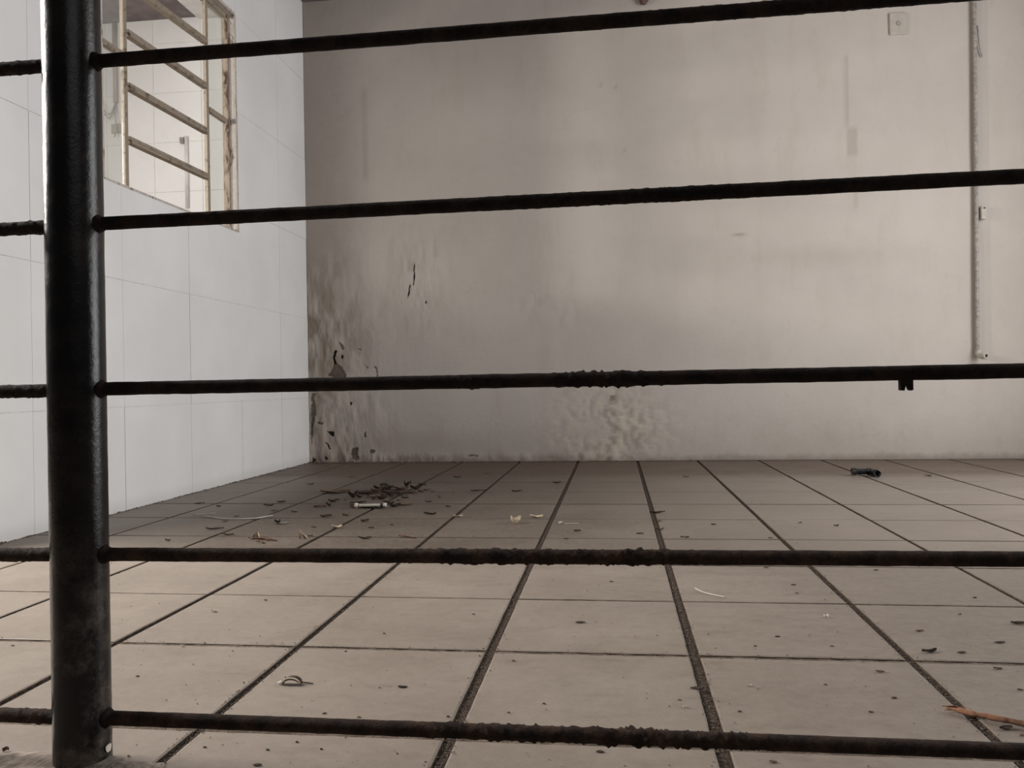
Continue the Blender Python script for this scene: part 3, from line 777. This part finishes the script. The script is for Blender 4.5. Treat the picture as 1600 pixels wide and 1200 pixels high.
# two upright pale leaves above the fourth bar
def folded_leaf(x, y, w_px, h_px, lean, label, seed, dark=True):
    p = on_z(x, y); s = px_len(x, y, 1); W, Hh = w_px*s, h_px*s
    e = empty('folded_leaf', p); tag(e, label, 'leaf')
    def blade(nm, tipx, tipy, x0, x1, mat):
        V, F = [], []; n = 8
        for side in (0, 1):
            for i in range(n+1):
                t = i/n
                cx = tipx*t; hw = (1-t**1.6)
                for j in range(5):
                    v = j/4
                    xx = x0+(x1-x0)*v; xx = xx*hw+cx
                    V.append((xx, tipy*t+.006*math.sin(v*3.1)*(1-t)+side*.0012, Hh*t*(.9+.2*mn.noise(Vector((v*2, t*2, seed))))+.0))
        m = (n+1)*5
        for i in range(n):
            for j in range(4):
                a = i*5+j; F.append((a, a+1, a+6, a+5)); F.append((m+a, m+a+5, m+a+6, m+a+1))
        ring = list(range(5))+[i*5+4 for i in range(1, n+1)]+[n*5+j for j in (3, 2, 1, 0)]+[i*5 for i in range(n-1, 0, -1)]
        for q in range(len(ring)): a, b = ring[q], ring[(q+1) % len(ring)]; F.append((a, m+a, m+b, b))
        mk(nm, V, F, mat, e)
    blade('leaf_front', lean*s, .002, -W/2, W/2, M_LEAFP)
    blade('leaf_back', lean*s*.9, .006, -W/2-.004, W/2-.010, M_LEAFD if dark else M_LEAFB)
folded_leaf(401, 841, 11, 13, 1, 'small pale dry leaf standing upright on the tiles, left of the folded one', 21, False)
folded_leaf(476, 842, 12, 17, -9, 'pale folded leaf with dark underside leaning on the joint, right of the upright one', 22)
# reddish twigs under the left upright leaf
for i, (x0, y0, x1, y1) in enumerate([(392, 841, 425, 842), (400, 844, 412, 848), (415, 843, 432, 844)]):
    a, b = on_z(x0, y0, .003), on_z(x1, y1, .003); m = a.lerp(b, .5)+Vector((0, .004, .001))
    o = tube('twig', [a, m, b], .0028, M_LEAFB, seg=7, loc=(m.x, m.y, 0)); tag(o, 'thin reddish brown twig lying below the small upright pale leaf', 'twig', 'twigs under the upright leaf')
# curled leaf on the near tiles
cb = on_z(455, 1069); cl = empty('curled_leaf', cb); tag(cl, 'curled dark leaf with pale rim on a near tile right of the post', 'leaf')
s = px_len(455, 1069, 1)
def ribbon(nm, fn, mat, wdt, th=.0011, n=22):
    V, F = [], []
    for side in (0, 1):
        for i in range(n+1):
            t = i/n; c_, nrm = fn(t)
            for v in (-.5, .5):
                V.append(Vector(c_)+Vector((0, 1, .15))*v*wdt*(1-.6*abs(2*t-1)**3)+Vector(nrm)*th*side)
    m = 2*(n+1)
    for i in range(n):
        a = 2*i; F += [(a, a+1, a+3, a+2), (m+a, m+a+2, m+a+3, m+a+1), (a, a+2, m+a+2, m+a), (a+1, m+a+1, m+a+3, a+3)]
    F += [(0, m, m+1, 1), (2*n, 2*n+1, m+2*n+1, m+2*n)]
    return mk(nm, V, F, mat, cl)
def arc(t):
    a = math.pi*(1.08-1.15*t); return ((.013*math.cos(a)+.002, 0, .0005+max(0, .0085*math.sin(a))), (math.cos(a), 0, math.sin(a)))
ribbon('leaf_roll', arc, M_LEAFD, .012)
ribbon('leaf_rim', lambda t: ((.0145*math.cos(math.pi*(1.0-.95*t))+.002, -.0062, .001+.0095*math.sin(math.pi*(1-.95*t))), (0, 0, 1)), M_LEAFP, .0025)
ribbon('leaf_tip', lambda t: ((-.010-.010*t, -.002, .0012+.002*math.sin(t*3)), (0, 0, 1)), M_CHIP, .005)
ribbon('leaf_stem', lambda t: ((.012+.022*t, .001, .003-.002*t), (0, 0, 1)), M_LEAFD, .0022)
# straws
def straw(pts, r, label, mat=M_STRAW, name='straw'):
    P = [on_z(x, y, h) for x, y, h in pts]
    Q = []
    for i in range(len(P)-1):
        for t in range(6): Q.append(P[i].lerp(P[i+1], t/6))
    Q.append(P[-1]); S = [Q[0]]+[(Q[i-1]+Q[i]*2+Q[i+1])/4 for i in range(1, len(Q)-1)]+[Q[-1]]
    m = S[len(S)//2]
    o = tube(name, S, r, mat, seg=8, loc=(m.x, m.y, 0)); return tag(o, label, 'straw')
straw([(1086, 919, .003), (1098, 925, .002), (1114, 929, .002), (1133, 933, .002)], .0012, 'thin white curved straw on the near tiles below the fourth bar')
straw([(318, 806, .003), (345, 810, .003), (372, 811, .003), (400, 810, .004), (426, 805, .006)], .0022, 'long thin pale straw on the dirty tiles by the left wall')
straw([(302, 804, .003), (320, 803, .003), (336, 802, .004)], .0018, 'short pale straw at the left end of the long straw')
straw([(882, 818, .002), (905, 818, .002)], .0010, 'hair-thin pale straw on the far tiles beside the white crumb')
# white plastic tube in the litter heap
a, b = on_z(555, 790, .011), on_z(607, 789, .011); m = (a+b)/2
wt = empty('plastic_tube', (m.x, m.y, 0)); tag(wt, 'white plastic tube with pale end caps half buried in the litter heap', 'tube'); L = Vector(wt.location)
d = (b-a)
tube('tube_body', [a+d*.10-L, a+d*.78-L], .0058, M_STRAW, wt, seg=12, amp=.0006, freq=90, step=.006)
tube('end_cap', [a-d*.02-L+Vector((0, 0, .003)), a+d*.08-L], .0085, M_CHIP, wt, seg=12)
tube('end_cap', [a+d*.84-L, a+d*.94-L], .0078, M_STRAW, wt, seg=12)
tube('dark_band', [a+d*.77-L, a+d*.85-L], .0066, M_BLACK, wt, seg=12)
# black pipe elbow by the back wall
a = on_z(1333, 738, .016); b = on_z(1362, 738, .016); b.y = a.y+.02
fe = empty('pipe_fitting', (b.x, b.y, 0)); tag(fe, 'short black plastic pipe with an elbow lying on the floor near the back wall', 'pipe fitting'); L = Vector(fe.location)
tube('pipe', [a-L+Vector((0, 0, .004)), b-L+Vector((-.008, 0, .002))], .0135, M_BLACK, fe, seg=20, wall=.25)
tube('collar', [a-L+Vector((-.006, 0, .004)), a-L+Vector((.012, 0, .004))], .0165, M_BLACK, fe, seg=20, wall=.3)
tube('elbow', [b-L+Vector((-.012, 0, .002)), b-L+Vector((.0, -.002, .001)), b-L+Vector((.008, -.012, 0)), b-L+Vector((.010, -.040, 0)), b-L+Vector((.010, -.075, 0))], [.016]*5, M_BLACK, fe, seg=20, wall=.25)
# wooden splinter at the lower right
a = on_z(1478, 1107, .004); b = on_z(1655, 1143, .004)
n = 40; pts = [a.lerp(b, i/n)+Vector((0, .0022*mn.noise(Vector((i*.15, 0, 0))), .0006)) for i in range(n+1)]
rr = [.0036*min(1, .25+i/6)*(1+.35*mn.noise(Vector((i*.45, 3, 0))))*(1 if i < n-8 else .5+.5*(n-i)/8) for i in range(n+1)]
sp_ = empty('wood_splinter', (a.x, a.y, 0)); tag(sp_, 'long reddish brown wood splinter on the near tiles at the lower right', 'splinter'); L = Vector(sp_.location)
tube('shaft', [p-L for p in pts], rr, M_BARK, sp_, seg=10, amp=.0009, freq=160)
for i, (dx, dy, z, ln) in enumerate(((-.004, .003, .006, .020), (-.003, -.003, .003, .016), (.004, .004, .005, .018), (.0, 0, .0075, .014))):
    q = a-L+Vector((dx, dy, z-.004)); tube('frayed_fibre', [q, q+Vector((ln, -dy*.6, 0))], .0007, M_BARK, sp_, seg=6)

# ------------------------------------------------------------ grit in and along the joints: beyond counting
V, F = [], []
r = random.Random(11)
def grain(x, y, z, s):
    b = len(V)
    for dx, dy, dz in ((1, 0, 0), (-1, 0, 0), (0, 1, 0), (0, -1, 0), (0, 0, .8), (0, 0, -.6)):
        V.append((x+dx*s*r.uniform(.5, 1.2), y+dy*s*r.uniform(.5, 1.2), z+dz*s*r.uniform(.5, 1.1)))
    F.extend([(b, b+2, b+4), (b+2, b+1, b+4), (b+1, b+3, b+4), (b+3, b, b+4), (b+2, b, b+5), (b+1, b+2, b+5), (b+3, b+1, b+5), (b, b+3, b+5)])
for j in (-1, 0):
    for _ in range(2600 if j == -1 else 1100):
        x = r.uniform(-1.1, .9); y = FY0+j*TY+r.gauss(0, .0048); s = abs(r.gauss(.0007, .0005))+.0003; grain(x, y, -.004 if abs(y-FY0-j*TY) < jw(j)/2 else s*.4, s)
for i in (-2, -1, 0, 1):
    for _ in range(1300):
        y = .85+1.2*r.random()**1.5; x = FX0+i*TX+r.gauss(0, .0055); s = abs(r.gauss(.0007, .0004))+.0003; grain(x, y, -.004 if abs(x-FX0-i*TX) < iw(i)/2 else s*.4, s)
for _ in range(1500):
    y = .9+3.7*r.random()**1.3; x = r.uniform(-.8, .8)*y*.9+.0; x = max(XL+.02, min(2.5, x)); s = abs(r.gauss(.0005, .0006))+.0003; grain(x, y, s*.4, s)
o = mk('grit', V, F, simple('dark_grit', (.14, .11, .09), .5, .95, 200, 0)); tag(o, 'fine dark grit lying in the tile joints and over the floor', 'grit', kind='stuff')
# crumbs of plaster along the foot of the walls
V, F = [], []
for _ in range(900):
    x = XL+abs(r.gauss(0, .9)); s = abs(r.gauss(.002, .002))+.0007; grain(min(x, 2.6), YB-.008-abs(r.gauss(0, .02)), s*.5, s)
for _ in range(700):
    y = r.uniform(YE, YB); s = abs(r.gauss(.0014, .0012))+.0005; grain(XL+.003+abs(r.gauss(0, .006)), y, s*.5, s)
o = mk('plaster_crumbs', V, F, simple('brown_crumbs', (.17, .125, .095), .4, .95, 100, 0)); tag(o, 'brown plaster crumbs and dirt gathered along the foot of the walls', 'crumbs', kind='stuff')
